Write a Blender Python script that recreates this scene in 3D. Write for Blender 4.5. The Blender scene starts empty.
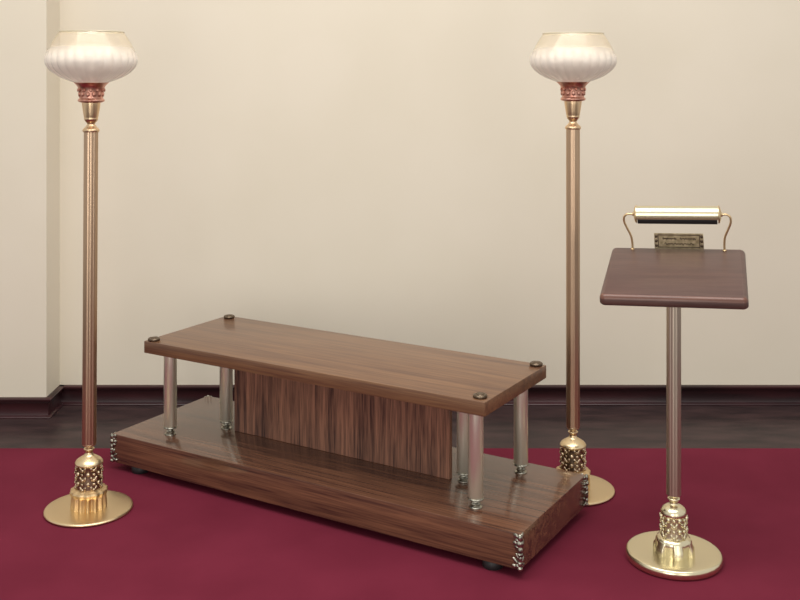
import bpy, bmesh, math, random
from mathutils import Vector, Matrix
random.seed(4)
PI = math.pi
S = bpy.context.scene
COL = S.collection

# ------------------------------------------------------------------ camera
CAM_H = 1.52
cam = bpy.data.cameras.new('camera')
cam.sensor_width = 36.0
cam.lens = 1050 * 36.0 / 800
cam.shift_y = -230 / 800
cam_o = bpy.data.objects.new('camera', cam)
cam_o.location = (0, 0, CAM_H)
cam_o.rotation_euler = (PI / 2, 0, 0)
COL.objects.link(cam_o)
S.camera = cam_o

# ------------------------------------------------------------------ world, lights, exposure
w = bpy.data.worlds.new('studio')
S.world = w
w.use_nodes = True
bg = w.node_tree.nodes['Background']
bg.inputs[0].default_value = (1.0, 0.975, 0.93, 1)
bg.inputs[1].default_value = 0.69


def area(name, loc, target, size, power, color=(1, 0.965, 0.915), size_y=None):
    l = bpy.data.lights.new(name, 'AREA')
    l.energy = power
    l.color = color
    l.size = size
    if size_y:
        l.shape = 'RECTANGLE'
        l.size_y = size_y
    o = bpy.data.objects.new(name, l)
    o.location = loc
    d = Vector(target) - Vector(loc)
    o.rotation_euler = d.to_track_quat('-Z', 'Y').to_euler()
    COL.objects.link(o)
    return o


area('key_softbox', (-1.0, -0.8, 1.1), (-0.2, 4.4, 0.5), 1.5, 34, size_y=1.9)
area('fill_softbox', (1.5, -0.8, 1.1), (0.5, 4.4, 0.5), 1.2, 15, size_y=1.9)
area('top_softbox', (-0.2, 2.2, 4.4), (-0.2, 2.3, 0.0), 4.6, 178, size_y=2.4)
S.view_settings.view_transform = 'Standard'
S.view_settings.look = 'None'
S.view_settings.gamma = 1
S.view_settings.exposure = 0.0
S.view_settings.use_curve_mapping = False


# ------------------------------------------------------------------ materials
def lin(c):
    return tuple(((v / 255) / 12.92 if v / 255 <= 0.04045 else ((v / 255 + 0.055) / 1.055) ** 2.4) for v in c)


def mat(name, col, rough=0.5, metal=0.0, coat=0.0, spec=0.5):
    m = bpy.data.materials.new(name)
    m.use_nodes = True
    b = m.node_tree.nodes['Principled BSDF']
    b.inputs['Base Color'].default_value = (*col, 1)
    b.inputs['Roughness'].default_value = rough
    b.inputs['Metallic'].default_value = metal
    b.inputs['Coat Weight'].default_value = coat
    b.inputs['Specular IOR Level'].default_value = spec
    return m


def noise_color(m, c1, c2, scale, stretch=(1, 1, 1), detail=4, lo=0.35, hi=0.65, distortion=0.0, bump=0.0):
    nt = m.node_tree
    b = nt.nodes['Principled BSDF']
    tc = nt.nodes.new('ShaderNodeTexCoord')
    mp = nt.nodes.new('ShaderNodeMapping')
    mp.inputs['Scale'].default_value = stretch
    n = nt.nodes.new('ShaderNodeTexNoise')
    n.inputs['Scale'].default_value = scale
    n.inputs['Detail'].default_value = detail
    n.inputs['Distortion'].default_value = distortion
    r = nt.nodes.new('ShaderNodeValToRGB')
    r.color_ramp.elements[0].position = lo
    r.color_ramp.elements[1].position = hi
    r.color_ramp.elements[0].color = (*c1, 1)
    r.color_ramp.elements[1].color = (*c2, 1)
    nt.links.new(tc.outputs['Object'], mp.inputs[0])
    nt.links.new(mp.outputs[0], n.inputs['Vector'])
    nt.links.new(n.outputs['Fac'], r.inputs[0])
    nt.links.new(r.outputs[0], b.inputs['Base Color'])
    if bump:
        bp = nt.nodes.new('ShaderNodeBump')
        bp.inputs['Strength'].default_value = bump
        bp.inputs['Distance'].default_value = 0.002
        nt.links.new(n.outputs['Fac'], bp.inputs['Height'])
        nt.links.new(bp.outputs[0], b.inputs['Normal'])
    return m


def wood(name, dark, light, stretch, rough=0.3, coat=0.0, scale=1.0, spec=0.5):
    """Walnut veneer: long cathedral streaks plus fine pores, along the axis with the small stretch."""
    m = mat(name, light, rough, 0, coat, spec)
    nt = m.node_tree
    b = nt.nodes['Principled BSDF']
    tc = nt.nodes.new('ShaderNodeTexCoord')

    def layer(k, detail, dist):
        mp = nt.nodes.new('ShaderNodeMapping')
        mp.inputs['Scale'].default_value = [s * k for s in stretch]
        n = nt.nodes.new('ShaderNodeTexNoise')
        n.inputs['Scale'].default_value = scale
        n.inputs['Detail'].default_value = detail
        n.inputs['Distortion'].default_value = dist
        nt.links.new(tc.outputs['Object'], mp.inputs[0])
        nt.links.new(mp.outputs[0], n.inputs['Vector'])
        return n.outputs['Fac']
    a = layer(1.0, 3, 0.9)
    f = layer(5.0, 3, 0.2)
    mx = nt.nodes.new('ShaderNodeMath')
    mx.operation = 'MULTIPLY_ADD'
    mx.inputs[1].default_value = 0.45
    nt.links.new(f, mx.inputs[0])
    mm = nt.nodes.new('ShaderNodeMath')
    mm.operation = 'MULTIPLY'
    mm.inputs[1].default_value = 0.55
    nt.links.new(a, mm.inputs[0])
    nt.links.new(mm.outputs[0], mx.inputs[2])
    r = nt.nodes.new('ShaderNodeValToRGB')
    r.color_ramp.elements[0].position = 0.36
    r.color_ramp.elements[1].position = 0.64
    r.color_ramp.elements[0].color = (*dark, 1)
    r.color_ramp.elements[1].color = (*light, 1)
    nt.links.new(mx.outputs[0], r.inputs[0])
    nt.links.new(r.outputs[0], b.inputs['Base Color'])
    return m


M = {}
M['wall'] = noise_color(mat('beige_wall_paint', lin((218, 206, 186)), 0.8),
                        lin((220, 211, 193)), lin((223, 214, 197)), 2.0)
M['carpet'] = noise_color(mat('burgundy_carpet', lin((112, 38, 58)), 0.95, spec=0.1),
                          lin((100, 31, 48)), lin((109, 36, 54)), 3.0, detail=8, bump=0.3)
M['floor'] = noise_color(mat('dark_floor', lin((62, 48, 48)), 0.3, spec=0.10),
                         lin((48, 38, 39)), lin((68, 52, 52)), 5.0, (1, 3, 1), detail=5)
M['base_trim'] = noise_color(mat('dark_mahogany_trim', lin((52, 28, 32)), 0.3),
                             lin((36, 19, 22)), lin((62, 29, 33)), 2.0, (1, 8, 8))
WD, WL = lin((88, 58, 43)), lin((126, 91, 63))
M['walnut_long'] = wood('walnut_long_grain', WD, WL, (1.3, 42, 42), 0.36, coat=0.2)
M['walnut_plinth'] = wood('dark_walnut_long_grain', lin((60, 37, 31)), lin((120, 82, 61)), (1.2, 42, 42), 0.27, coat=0.42)
M['walnut_up'] = wood('walnut_upright_grain', lin((62, 40, 36)), lin((158, 112, 90)), (48, 48, 2.2), 0.35)
M['lectern_wood'] = wood('dark_walnut', lin((70, 48, 46)), lin((92, 66, 60)), (2, 30, 30), 0.38, coat=0.0)
M['edge_highlight'] = wood('reddish_walnut_highlight', lin((86, 54, 45)), lin((112, 74, 60)), (2, 30, 30), 0.3)  # lighter, redder walnut: the bullnose highlight put into the colour
M['brass'] = mat('brass', (0.76, 0.60, 0.37), 0.33, 1)
M['brass_satin'] = mat('satin_brass', (0.72, 0.53, 0.30), 0.38, 1)
M['brass_antique_pale'] = mat('aged_pale_brass', (0.66, 0.60, 0.43), 0.38, 1)
M['brass_pale'] = mat('pale_brass', (0.80, 0.72, 0.50), 0.27, 1)
M['copper'] = mat('brown_copper', (0.53, 0.375, 0.255), 0.33, 1)
M['copper_red'] = noise_color(mat('red_copper', (0.62, 0.30, 0.22), 0.35, 1),
                              (0.50, 0.22, 0.16), (0.74, 0.42, 0.33), 60)
M['pole_tan'] = mat('tan_bronze', (0.54, 0.46, 0.37), 0.38, 1)
M['nickel'] = mat('satin_nickel', (0.84, 0.83, 0.70), 0.36, 0.85)
M['antique'] = noise_color(mat('antique_brass', (0.4, 0.3, 0.18), 0.3, 1),
                           (0.34, 0.25, 0.16), (0.74, 0.60, 0.42), 70)
M['antique_silver'] = noise_color(mat('antique_silver', (0.6, 0.57, 0.5), 0.3, 1),
                                  (0.16, 0.155, 0.13), (0.52, 0.50, 0.42), 110)
M['dark_bronze'] = mat('dark_bronze', (0.16, 0.12, 0.085), 0.3, 1)
M['black'] = mat('black_rubber_and_shadow', (0.012, 0.012, 0.013), 0.5)
M['drum_ground'] = mat('patinated_brass', (0.30, 0.22, 0.15), 0.35, 1)
M['antique_plate'] = noise_color(mat('old_plate_brass', (0.5, 0.42, 0.26), 0.35, 1), (0.40, 0.33, 0.20), (0.68, 0.58, 0.38), 55)
M['copper_gold'] = mat('coppery_gold', (0.74, 0.53, 0.33), 0.3, 1)
M['glass_edge'] = mat('glass_edge', lin((196, 186, 160)), 0.12)
M['bulb'] = mat('frosted_bulb', (0.9, 0.88, 0.84), 0.4)


def glass_mat():
    m = bpy.data.materials.new('frosted_ribbed_glass')
    m.use_nodes = True
    nt = m.node_tree
    nt.nodes.clear()
    out = nt.nodes.new('ShaderNodeOutputMaterial')
    tr = nt.nodes.new('ShaderNodeBsdfTranslucent')
    tr.inputs[0].default_value = (0.96, 0.90, 0.84, 1)
    df = nt.nodes.new('ShaderNodeBsdfDiffuse')
    df.inputs[0].default_value = (0.95, 0.90, 0.85, 1)
    m1 = nt.nodes.new('ShaderNodeMixShader')
    m1.inputs[0].default_value = 0.45
    nt.links.new(df.outputs[0], m1.inputs[1])
    nt.links.new(tr.outputs[0], m1.inputs[2])
    gl = nt.nodes.new('ShaderNodeBsdfGlossy')
    gl.inputs['Roughness'].default_value = 0.08
    fr = nt.nodes.new('ShaderNodeFresnel')
    m2 = nt.nodes.new('ShaderNodeMixShader')
    nt.links.new(fr.outputs[0], m2.inputs[0])
    nt.links.new(m1.outputs[0], m2.inputs[1])
    nt.links.new(gl.outputs[0], m2.inputs[2])
    # the glass is frosted in its ribbed lower half and clearer towards the rim
    tp = nt.nodes.new('ShaderNodeBsdfTransparent')
    tp.inputs[0].default_value = (0.97, 0.95, 0.90, 1)
    tc = nt.nodes.new('ShaderNodeTexCoord')
    sx = nt.nodes.new('ShaderNodeSeparateXYZ')
    mr = nt.nodes.new('ShaderNodeMapRange')
    mr.inputs['From Min'].default_value = 1.540
    mr.inputs['From Max'].default_value = 1.600
    mr.inputs['To Min'].default_value = 0.06
    mr.inputs['To Max'].default_value = 0.84
    nt.links.new(tc.outputs['Object'], sx.inputs[0])
    nt.links.new(sx.outputs['Z'], mr.inputs['Value'])
    m3 = nt.nodes.new('ShaderNodeMixShader')
    nt.links.new(mr.outputs[0], m3.inputs[0])
    nt.links.new(m2.outputs[0], m3.inputs[1])
    nt.links.new(tp.outputs[0], m3.inputs[2])
    nt.links.new(m3.outputs[0], out.inputs[0])
    return m


M['glass'] = glass_mat()


# ------------------------------------------------------------------ mesh helpers
def link(name, bm, mats, parent=None, matrix=None, sharp=38):
    bmesh.ops.recalc_face_normals(bm, faces=bm.faces[:])
    for f in bm.faces:
        f.smooth = True
    for e in bm.edges:
        if len(e.link_faces) == 2 and e.calc_face_angle(0) > math.radians(sharp):
            e.smooth = False
    me = bpy.data.meshes.new(name)
    bm.to_mesh(me)
    bm.free()
    if not isinstance(mats, (list, tuple)):
        mats = [mats]
    for m in mats:
        me.materials.append(m)
    o = bpy.data.objects.new(name, me)
    COL.objects.link(o)
    if parent:
        o.parent = parent
    if matrix is not None:
        o.matrix_local = matrix
    return o


def empty(name, loc, rz=0.0):
    o = bpy.data.objects.new(name, None)
    o.empty_display_size = 0.1
    o.location = loc
    o.rotation_euler = (0, 0, rz)
    COL.objects.link(o)
    return o


def tag(o, label, cat, group=None):
    o['label'] = label
    o['category'] = cat
    if group:
        o['group'] = group
    return o


def struct(o):
    o['kind'] = 'structure'
    return o


def box(bm, x0, x1, y0, y1, z0, z1, bevel=0.0, seg=2, mi=0):
    r = bmesh.ops.create_cube(bm, size=1)
    vs = r['verts']
    for v in vs:
        v.co = Vector((x0 + (v.co.x + .5) * (x1 - x0), y0 + (v.co.y + .5) * (y1 - y0), z0 + (v.co.z + .5) * (z1 - z0)))
    fs = set(f for v in vs for f in v.link_faces)
    if bevel:
        es = list(set(e for v in vs for e in v.link_edges))
        rb = bmesh.ops.bevel(bm, geom=es, offset=bevel, segments=seg, profile=0.6, affect='EDGES')
        fs = set(rb['faces']) | set(f for f in fs if f.is_valid)
    for f in fs:
        f.material_index = mi
    return bm


def lathe(bm, prof, n=48, rf=None, cx=0, cy=0, caps=True, mi=0):
    rings = []
    for (r, z) in prof:
        ring = []
        for i in range(n):
            a = 2 * PI * i / n
            rr = r * (rf(a, z) if rf else 1)
            ring.append(bm.verts.new((cx + rr * math.cos(a), cy + rr * math.sin(a), z)))
        rings.append(ring)
    for a, b in zip(rings, rings[1:]):
        for i in range(n):
            f = bm.faces.new((a[i], a[(i + 1) % n], b[(i + 1) % n], b[i]))
            f.material_index = mi
    if caps:
        for ring in (rings[0], rings[-1]):
            f = bm.faces.new(ring)
            f.material_index = mi
    return bm


def smooth_prof(pts, k=6):
    """Catmull-Rom through a short profile."""
    out = []
    for i in range(len(pts) - 1):
        p0 = pts[max(i - 1, 0)]; p1 = pts[i]; p2 = pts[i + 1]; p3 = pts[min(i + 2, len(pts) - 1)]
        for j in range(k):
            t = j / k
            out.append(tuple(0.5 * (2 * p1[d] + (p2[d] - p0[d]) * t + (2 * p0[d] - 5 * p1[d] + 4 * p2[d] - p3[d]) * t * t
                                    + (3 * p1[d] - p0[d] - 3 * p2[d] + p3[d]) * t ** 3) for d in range(len(p1))))
    out.append(pts[-1])
    return out


def blob(bm, c, r, rot=None, mi=0, seg=10):
    """Ellipsoid with radii r in the frame rot."""
    res = bmesh.ops.create_uvsphere(bm, u_segments=seg, v_segments=max(6, seg - 3), radius=1)
    mtx = Matrix.Translation(c) @ (rot.to_4x4() if rot else Matrix.Identity(4)) @ Matrix.Diagonal((*r, 1))
    bmesh.ops.transform(bm, matrix=mtx, verts=res['verts'])
    for v in res['verts']:
        for f in v.link_faces:
            f.material_index = mi
    return bm


def tube(bm, pts, r, n=10, mi=0):
    pts = [Vector(p) for p in pts]
    up = Vector((0, 1, 0.01)).normalized()
    rings = []
    for i, p in enumerate(pts):
        t = (pts[min(i + 1, len(pts) - 1)] - pts[max(i - 1, 0)]).normalized()
        a = t.cross(up)
        if a.length < 1e-4:
            a = t.cross(Vector((1, 0, 0)))
        a.normalize()
        b = t.cross(a)
        rr = r[i] if isinstance(r, (list, tuple)) else r
        rings.append([bm.verts.new(p + (a * math.cos(2 * PI * k / n) + b * math.sin(2 * PI * k / n)) * rr) for k in range(n)])
    for a, b in zip(rings, rings[1:]):
        for k in range(n):
            bm.faces.new((a[k], a[(k + 1) % n], b[(k + 1) % n], b[k])).material_index = mi
    for ring in (rings[0], rings[-1]):
        bm.faces.new(ring).material_index = mi
    return bm


def extrude_path(bm, prof, path):
    """Sweep a closed (out, z) profile along a polyline in plan; offsets go to the right-hand normals, mitred."""
    path = [Vector(p) for p in path]
    rings = []
    for i, p in enumerate(path):
        def nrm(a, b):
            d = (b - a).normalized()
            return Vector((d.y, -d.x))
        if i == 0:
            n = nrm(path[0], path[1])
        elif i == len(path) - 1:
            n = nrm(path[-2], path[-1])
        else:
            n1, n2 = nrm(path[i - 1], p), nrm(p, path[i + 1])
            n = (n1 + n2) / (1 + n1.dot(n2))
        rings.append([bm.verts.new((p.x + n.x * o, p.y + n.y * o, z)) for (o, z) in prof])
    k = len(prof)
    for a, b in zip(rings, rings[1:]):
        for i in range(k):
            bm.faces.new((a[i], a[(i + 1) % k], b[(i + 1) % k], b[i]))
    bm.faces.new(rings[0])
    bm.faces.new(rings[-1])
    return bm


# ------------------------------------------------------------------ the setting
WY = 4.78          # main back wall
NY = 4.600         # nearer wall section at the left
RX = -1.549        # the return between them
TOP = 2.9
struct(link('floor', box(bmesh.new(), -5, 5, -3.0, 5.2, -0.2, 0.0), M['floor']))
struct(link('wall_back', box(bmesh.new(), RX, 5, WY, WY + 0.2, 0.0, TOP), M['wall']))
struct(link('wall_left', box(bmesh.new(), -5, RX, NY, WY + 0.2, 0.0, TOP), M['wall']))

prof = [(0.0, 0.0), (0.024, 0.0), (0.0245, 0.004), (0.022, 0.007), (0.013, 0.011), (0.011, 0.016), (0.013, 0.058),
        (0.016, 0.066), (0.024, 0.074), (0.027, 0.078), (0.027, 0.084), (0.023, 0.087), (0.0, 0.087)]
struct(link('baseboard_back', extrude_path(bmesh.new(), prof, [(RX + 0.002, WY), (5, WY)]), M['base_trim']))
struct(link('baseboard_left', extrude_path(bmesh.new(), prof, [(-5, NY), (RX, NY), (RX, WY)]), M['base_trim']))

carpet = link('carpet', box(bmesh.new(), -2.8, 2.8, 2.2, 4.200, 0.0005, 0.008, 0.003, 1), M['carpet'])
tag(carpet, 'burgundy carpet covering the floor in front of the dark floor strip', 'carpet')
FZ = 0.008


# ------------------------------------------------------------------ casket bier
LB, WB, H1, H2, H3, H4 = 1.686, 0.540, 0.036, 0.1424, 0.462, 0.5067
LA, WA = 1.418, 0.476
bier = empty('casket_bier', (-0.2281, 3.7774, 0), -0.5399)
tag(bier, 'long low two-tier walnut bier on six metal posts between the lamps', 'bier')
link('plinth', box(bmesh.new(), -LB / 2, LB / 2, -WB / 2, WB / 2, H1, H2, 0.003, 2), M['walnut_plinth'], bier)
link('top_board', box(bmesh.new(), -LA / 2 + .0055, LA / 2 + .0055, -WA / 2 - .008, WA / 2 - .008, H3, H4, 0.003, 2), M['walnut_long'], bier)
link('panel', box(bmesh.new(), -0.466, 0.466, -0.010, 0.010, H2, H3, 0.0015, 1), M['walnut_up'], bier)


def post():
    bm = bmesh.new()
    lathe(bm, [(0.0225, 0.030), (0.0245, 0.033), (0.0245, H3 - H2)], 40)
    o = link('post', bm, M['nickel'], bier)
    bm = bmesh.new()
    lathe(bm, smooth_prof([(0.021, 0), (0.021, .003), (0.015, .007), (0.0165, .013), (0.0125, .018), (0.014, .022), (0.0255, .026), (0.0255, .031), (0.02, .033)], 3), 32)
    link('post_foot', bm, M['antique_silver'], o)['label'] = 'turned dark silver post foot'
    return o


p0 = post()
spots = [(-0.650, -0.162), (0.640, -0.160), (0.643, 0.176), (-0.668, 0.178), (-0.513, 0.0), (0.510, 0.010)]
for i, (x, y) in enumerate(spots):
    if i == 0:
        o = p0
    else:
        o = p0.copy(); COL.objects.link(o); o.parent = bier
        for ch in list(p0.children):
            c = ch.copy(); COL.objects.link(c); c.parent = o
    o.location = (x, y, H2)

bm = bmesh.new()
lathe(bm, smooth_prof([(0.020, 0), (0.0225, .003), (0.0225, .007), (0.020, .010), (0.016, .0105), (0.013, .009), (0.011, .0105), (0.007, .0125), (0.002, .013)], 3), 28)
b0 = link('bolt_cap', bm, M['dark_bronze'], bier)
b0['label'] = 'round dark bronze bolt cap'
for i, (x, y) in enumerate([(-0.676, -0.222), (-0.668, 0.200), (0.680, -0.208), (0.686, 0.208)]):
    o = b0 if i == 0 else b0.copy()
    if i:
        COL.objects.link(o); o.parent = bier
    o.location = (x, y, H4)


def corner_ornament(su, sv):
    bm = bmesh.new()
    hh = H2 - H1
    # t = distance along the face from the edge (m, sign picks the face), s = height 1..0, size along t, size up, relief, tilt
    items = [(0.0, .90, .006, .010, .007, 0), (.010, .93, .008, .006, .004, .6), (-.010, .93, .008, .006, .004, -.6),
             (.007, .82, .005, .007, .005, -.5), (-.007, .82, .005, .007, .005, .5),
             (0.0, .74, .009, .009, .008, 0), (.012, .74, .006, .006, .005, 0), (-.012, .74, .006, .006, .005, 0),
             (.008, .63, .006, .006, .005, .5), (-.008, .63, .006, .006, .005, -.5),
             (0.0, .55, .006, .010, .007, 0), (0.0, .44, .007, .007, .008, 0),
             (.005, .36, .004, .011, .005, -.5), (-.005, .36, .004, .011, .005, .5), (0.0, .33, .005, .011, .008, 0),
             (.012, .25, .004, .010, .004, -.8), (-.012, .25, .004, .010, .004, .8),
             (0.0, .19, .006, .008, .007, 0), (.007, .10, .006, .006, .005, 0), (-.007, .10, .006, .006, .005, 0),
             (.015, .09, .006, .005, .004, .3), (-.015, .09, .006, .005, .004, -.3), (0.0, .05, .006, .006, .008, 0)]
    for t, s, a, b, rel, tilt in items:
        t, a, b, rel = t * 1.25, a * 1.4, b * 1.25, rel * 0.95
        z = H1 + hh * s
        if t == 0:
            d = Vector((su, sv, 0)).normalized()
            c = Vector((su * LB / 2, sv * WB / 2, z)) + d * 0.001
        elif t > 0:
            d = Vector((su, 0, 0)); c = Vector((su * (LB / 2 + .001), sv * (WB / 2 - t), z))
        else:
            d = Vector((0, sv, 0)); c = Vector((su * (LB / 2 + t), sv * (WB / 2 + .001), z))
        up = Vector((0, 0, 1))
        tg = up.cross(d)
        rot = Matrix((tg, d, up)).transposed() @ Matrix.Rotation(tilt * su * sv, 3, 'Y')
        blob(bm, c, (a, rel, b), rot, 0, 10)
    o = link('corner_ornament', bm, M['antique_silver'], bier, sharp=80)
    o['label'] = 'antique silver leaf ornament on plinth corner'


for su in (-1, 1):
    for sv in (-1, 1):
        corner_ornament(su, sv)
        bm = bmesh.new()
        lathe(bm, [(0.030, 0), (0.032, .004), (0.032, .020), (0.026, H1 - FZ)], 28)
        f = link('foot', bm, M['black'], bier)
        f.location = (su * 0.735, sv * 0.232, FZ)
        f['label'] = 'low black round foot'


# ------------------------------------------------------------------ torchiere lamps
def flute(nf, depth):
    return lambda a, z: 1 - depth * (0.5 - 0.5 * math.cos(nf * a)) ** 2


def ornate_body(bm, r, z0, z1, nb, rows, mi=0):
    """Cast leaf and scroll relief round a drum."""
    for k in range(rows):
        z = z0 + (z1 - z0) * (k + .5) / rows
        hz = (z1 - z0) / rows
        for i in range(nb):
            a = 2 * PI * (i + .5 * (k % 2)) / nb
            d = Vector((math.cos(a), math.sin(a), 0))
            tg = Vector((-d.y, d.x, 0))
            rot = Matrix((tg, d, Vector((0, 0, 1)))).transposed()
            w_ = r * PI / nb
            if k % 2 == 0:
                for s in (-1, 1):
                    blob(bm, d * r + tg * s * w_ * .38 + Vector((0, 0, z)), (w_ * .28, .0035, hz * .55), rot @ Matrix.Rotation(s * .45, 3, 'Y'), mi, 8)
                blob(bm, d * (r + .003) + Vector((0, 0, z - hz * .2)), (w_ * .30, .004, hz * .30), rot, mi, 8)
            else:
                blob(bm, d * (r + .002) + Vector((0, 0, z)), (w_ * .42, .006, hz * .42), rot, mi, 8)
                blob(bm, d * r + tg * w_ + Vector((0, 0, z)), (w_ * .35, .003, hz * .25), rot, mi, 8)


def torchiere(label, loc, rz, group):
    t = empty('torchiere_lamp', loc, rz)
    tag(t, label, 'floor lamp', group)
    # base disc
    bm = bmesh.new()
    lathe(bm, smooth_prof([(0.140, 0.0), (0.147, .003), (0.148, .007), (0.145, .0105), (0.138, .012)], 3)
          + [(0.10, .0125), (0.055, .013)], 96)
    link('base_disc', bm, M['brass'], t)
    # fluted skirt
    bm = bmesh.new()
    lathe(bm, [(0.0615, .012), (0.0605, .030), (0.0585, .054), (0.0595, .058), (0.0615, .064), (0.0625, .068), (0.060, .073), (0.050, .077), (0.043, .081)], 168,
          lambda a, z: (1 - 0.15 * (0.5 - 0.5 * math.cos(14 * a)) ** 1.2) if z < .056 else (1 + 0.025 * math.cos(14 * a)))
    link('fluted_skirt', bm, M['brass_satin'], t)
    # ornate drum
    bm = bmesh.new()
    lathe(bm, smooth_prof([(0.043, .076), (0.042, .095), (0.0395, .125), (0.040, .152), (0.043, .161)], 4), 64, mi=0)
    ornate_body(bm, 0.0415, .078, .160, 7, 5, 1)
    link('ornate_drum', bm, [M['drum_ground'], M['antique']], t, sharp=80)
    # bell-shaped shoulder and neck
    bm = bmesh.new()
    lathe(bm, smooth_prof([(0.043, .158), (0.0470, .162), (0.0465, .167), (0.040, .175), (0.028, .183), (0.017, .190), (0.0125, .198), (0.0135, .204), (0.0175, .209),
                           (0.0175, .212), (0.012, .216), (0.013, .219), (0.021, .223), (0.0225, .227), (0.0215, .231)], 4), 64)
    link('neck', bm, M['brass'], t)
    # fluted pole
    bm = bmesh.new()
    prof = [(0.0245, .229 + (1.303 - .229) * i / 12) for i in range(13)]
    lathe(bm, prof, 144, flute(10, 0.055))
    link('pole', bm, M['copper'], t)
    # cap and socket
    bm = bmesh.new()
    lathe(bm, smooth_prof([(0.027, 1.299), (0.0285, 1.304), (0.027, 1.309), (0.019, 1.317), (0.014, 1.324), (0.014, 1.329), (0.020, 1.336), (0.0235, 1.343),
                           (0.0235, 1.348), (0.026, 1.361), (0.030, 1.388), (0.0315, 1.402)], 4), 64)
    link('socket', bm, M['copper_gold'], t)['label'] = 'gold cup-shaped lamp socket'
    # red copper cup with relief
    bm = bmesh.new()
    lathe(bm, smooth_prof([(0.034, 1.400), (0.0435, 1.404), (0.0445, 1.409), (0.041, 1.414), (0.0395, 1.417), (0.041, 1.433), (0.0425, 1.445), (0.046, 1.455),
                           (0.053, 1.463), (0.060, 1.469)], 4), 64)
    for i in range(12):
        a = 2 * PI * i / 12
        d = Vector((math.cos(a), math.sin(a), 0)); tg = Vector((-d.y, d.x, 0))
        rot = Matrix((tg, d, Vector((0, 0, 1)))).transposed()
        blob(bm, d * .041 + Vector((0, 0, 1.430)), (.007, .0035, .010), rot, 0, 8)
        blob(bm, d * .043 + tg * .010 + Vector((0, 0, 1.443)), (.005, .003, .006), rot, 0, 8)
    link('shade_holder', bm, M['copper_red'], t, sharp=80)['label'] = 'reddish copper cup under the glass'
    # glass bowl: outer and inner skin
    outer = smooth_prof([(0.040, 1.464), (0.066, 1.472), (0.106, 1.489), (0.139, 1.514), (0.1525, 1.541), (0.148, 1.570), (0.131, 1.606), (0.1090, 1.641)], 6)
    bm = bmesh.new()

    def rib(a, z):
        k = max(0.0, min(1.0, (1.580 - z) / .02)) * max(0.0, min(1.0, (z - 1.472) / .01))
        return 1 + k * 0.040 * (abs(math.cos(14 * a)) - .6)
    inner = [(r - .003, z + (.003 if i < 8 else 0)) for i, (r, z) in enumerate(outer)]
    lathe(bm, outer + [(0.1095, 1.643), (0.1065, 1.643)] + inner[::-1], 192, rib, caps=False)
    shade = link('glass_shade', bm, M['glass'], t)
    shade['label'] = 'white ribbed glass bowl shade'
    bm = bmesh.new()
    tube(bm, [(.108 * math.cos(2 * PI * i / 72), .108 * math.sin(2 * PI * i / 72), 1.643) for i in range(73)], .0024, 8)
    link('glass_rim', bm, M['glass_edge'], shade)
    # bulb on its socket
    bm = bmesh.new()
    lathe(bm, smooth_prof([(0.012, 1.466), (0.013, 1.472), (0.017, 1.482), (0.020, 1.492), (0.018, 1.503), (0.010, 1.510), (0.001, 1.512)], 4), 32)
    link('bulb', bm, M['bulb'], t)
    l = bpy.data.lights.new('bulb_light', 'POINT')
    l.energy = 0.5
    l.color = (1, 0.93, 0.86)
    l.shadow_soft_size = 0.02
    lo = bpy.data.objects.new('bulb_light', l)
    COL.objects.link(lo)
    lo.parent = t
    lo.location = (0, 0, 1.534)
    return t


torchiere('tall copper floor lamp with white glass bowl, left of the walnut bier', (-1.070, 3.610, 0.008), 0.0, None).rotation_euler.y = 0.006
torchiere('tall copper floor lamp with white glass bowl, behind right end of walnut bier', (0.6226, 3.7785, 0.008), 0.4, None)


# ------------------------------------------------------------------ lectern
LX, LY = 0.8460, 3.245
lec = empty('lectern', (LX, LY, FZ))
tag(lec, 'slim lectern with tilted dark wooden top, brass reading light and round brass foot', 'lectern')
bm = bmesh.new()
lathe(bm, smooth_prof([(0.136, 0.0), (0.143, .004), (0.1455, .012), (0.1455, .020), (0.141, .027), (0.132, .029)], 3)
      + [(0.10, .0255), (0.06, .024), (0.04, .024)], 96)
link('base_disc', bm, M['brass_pale'], lec)
bm = bmesh.new()
lathe(bm, [(0.058, .022), (0.0575, .045), (0.0545, .055), (0.054, .062), (0.050, .070), (0.040, .075)], 180,
      lambda a, z: 1 + (0.13 if z < .053 else 0.03) * max(-.6, min(.6, 2.5 * math.cos(6 * (a + PI / 2)))))
link('fluted_skirt', bm, M['brass_pale'], lec)
bm = bmesh.new()
lathe(bm, smooth_prof([(0.041, .070), (0.038, .08), (0.036, .11), (0.0375, .136), (0.0385, .142)], 4), 64)
ornate_body(bm, 0.0370, .074, .142, 7, 4, 0)
link('ornate_drum', bm, M['brass_antique_pale'], lec, sharp=80)
bm = bmesh.new()
lathe(bm, smooth_prof([(0.0385, .139), (0.0395, .146), (0.036, .157), (0.026, .166), (0.014, .171), (0.011, .176), (0.013, .181), (0.0185, .186), (0.0185, .190),
                       (0.014, .194), (0.017, .198), (0.020, .203)], 4), 64)
link('neck', bm, M['brass_pale'], lec)
bm = bmesh.new()
lathe(bm, [(0.0225, .201), (0.0225, .45), (0.0225, .66), (0.0225, .842)], 144, flute(10, 0.05))
link('pole', bm, M['pole_tan'], lec)

BW, BD, BT = 0.428, 0.426, 0.035
MB = (Matrix.Translation((0.8620 - LX, 3.292 - LY, 0.8910 - FZ)) @ Matrix.Rotation(-0.3005, 4, 'Z')
      @ Matrix.Rotation(-0.034, 4, 'Y') @ Matrix.Rotation(0.185, 4, 'X'))


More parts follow.
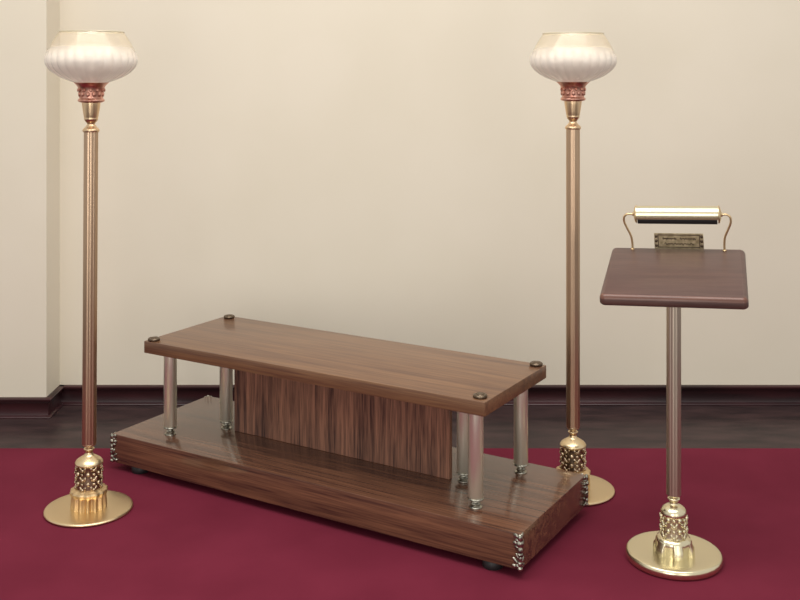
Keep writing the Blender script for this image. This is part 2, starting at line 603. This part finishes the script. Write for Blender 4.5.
def rounded_slab(bm, w, d, rc, layers, n=8):
    rings = []
    for (ins, z) in layers:
        ring = []
        for (sx, sy, a0) in ((1, 1, 0), (-1, 1, PI / 2), (-1, -1, PI), (1, -1, 1.5 * PI)):
            for i in range(n + 1):
                a = a0 + PI / 2 * i / n
                r = rc - ins
                ring.append(bm.verts.new((sx * (w / 2 - rc) + r * math.cos(a), sy * (d / 2 - rc) + r * math.sin(a), z)))
        rings.append(ring)
    k = len(rings[0])
    for a, b in zip(rings, rings[1:]):
        for i in range(k):
            bm.faces.new((a[i], a[(i + 1) % k], b[(i + 1) % k], b[i]))
    bm.faces.new(rings[0]); bm.faces.new(rings[-1])
    return bm


bm = bmesh.new()
rounded_slab(bm, BW, BD, 0.018, [(0.006, -BT), (0.001, -BT + .004), (0, -BT + .008), (0, -.014), (.002, -.008), (.006, -.003), (.011, -.0008), (.014, 0)])
for f in bm.faces:
    zc = f.calc_center_median().z
    if -.012 < zc < -.0008 and f.calc_center_median().y < 0:
        f.material_index = 1  # painted highlight along the rounded front edge
link('desk_top', bm, [M['lectern_wood'], M['edge_highlight']], lec, MB)
bm = bmesh.new()
box(bm, -.045, .045, -.045, .045, -BT - .005, -BT + .001, .002, 1)
link('mounting_plate', bm, M['dark_bronze'], lec, MB)

# brass name plate standing at the back edge
bm = bmesh.new()
PY = BD / 2 - 0.012
PX, PW, PH = 0.006, .079, .052
box(bm, PX - PW, PX + PW, PY, PY + .004, -.001, PH, .001, 1, 0)
for z0, z1 in ((PH - .0065, PH - .0035), (.0035, .0065)):
    box(bm, PX - PW + .012, PX + PW - .012, PY - .0012, PY + .001, z0, z1, 0, 1, 1)
for s in (-1, 1):
    box(bm, PX + s * (PW - .0125) - .0015, PX + s * (PW - .0125) + .0015, PY - .0012, PY + .001, .0035, PH - .0035, 0, 1, 1)
    for z in (.010, .026, .042):
        blob(bm, Vector((PX + s * (PW - .006), PY, z)), (.0045, .002, .006), None, 1, 8)
# worn engraving: unreadable scribbled lines
for x0, x1, z in ((-.052, -.008, .034), (.004, .054, .034), (-.046, .048, .016)):
    pts = [(PX + x0 + (x1 - x0) * q / 30, PY - .0002, z + .0048 * math.sin(q * 1.9) * (0.5 + .5 * math.sin(q * .7 + 1))) for q in range(31)]
    tube(bm, pts, .0015, 6, 1)
link('name_plate', bm, [M['antique_plate'], M['dark_bronze']], lec, MB)['label'] = 'small brass plate with worn engraving'

# reading light: brass trough shade on two bent arms
LN, LV, LR = 0.126, BD / 2 - 0.035, 0.027
HW, LU = 0.129, 0.005
bm = bmesh.new()
arc = [(-22 + 224 * i / 30) for i in range(31)]
# angle 0 = towards the reader (-y), 90 = up
ring_o = [(-LR * math.cos(math.radians(a)), LR * math.sin(math.radians(a))) for a in arc]
ring_i = [(-(LR - .002) * math.cos(math.radians(a)), (LR - .002) * math.sin(math.radians(a))) for a in arc]
sec = ring_o + ring_i[::-1]
e0 = [bm.verts.new((LU - HW, LV + y, LN + z)) for y, z in sec]
e1 = [bm.verts.new((LU + HW, LV + y, LN + z)) for y, z in sec]
for i in range(len(sec)):
    j = (i + 1) % len(sec)
    bm.faces.new((e0[i], e0[j], e1[j], e1[i]))
k = len(arc)
for e in (e0, e1):
    for i in range(k - 1):
        bm.faces.new((e[i], e[i + 1], e[2 * k - 2 - i], e[2 * k - 1 - i]))
light = link('reading_light', bm, M['brass_pale'], lec, MB)
light['label'] = 'polished brass half-round reading light shade'
for s in (-1, 1):
    bm = bmesh.new()
    lathe(bm, [(0.029, 0), (0.0295, .002), (0.027, .005), (0.018, .008), (0.008, .010), (0.006, .014)], 40)
    bmesh.ops.transform(bm, verts=bm.verts[:], matrix=Matrix.Translation((LU + s * HW, LV, LN)) @ Matrix.Rotation(s * PI / 2, 4, 'Y'))
    link('end_cap', bm, M['brass'], light)
    bm = bmesh.new()
    q = LU * .6
    pts = [(q + s * .147, LV + .010, 0.0), (q + s * .147, LV + .010, .022), (q + s * .150, LV + .008, .048), (q + s * .161, LV + .004, .076), (q + s * .169, LV + .001, .099),
           (q + s * .168, LV, .117), (q + s * .158, LV, .1255), (q + s * .146, LV, LN), (q + s * .138, LV, LN)]
    tube(bm, smooth_prof(pts, 5), .0036, 10)
    lathe(bm, [(.006, 0), (.006, .002), (.004, .004)], 20, cx=q + s * .147, cy=LV + .010)
    link('arm', bm, M['brass_satin'], light)
bm = bmesh.new()
lathe(bm, [(0.019, -HW + .003), (0.019, HW - .003)], 24)  # black cylinder added to paint the shadow in the trough's open underside
bmesh.ops.transform(bm, verts=bm.verts[:], matrix=Matrix.Translation((LU, LV - .001, LN - .013)) @ Matrix.Rotation(PI / 2, 4, 'Y'))
link('underside_shadow', bm, M['black'], light)['label'] = 'black cylinder standing in for the shadowed underside of the reading light'
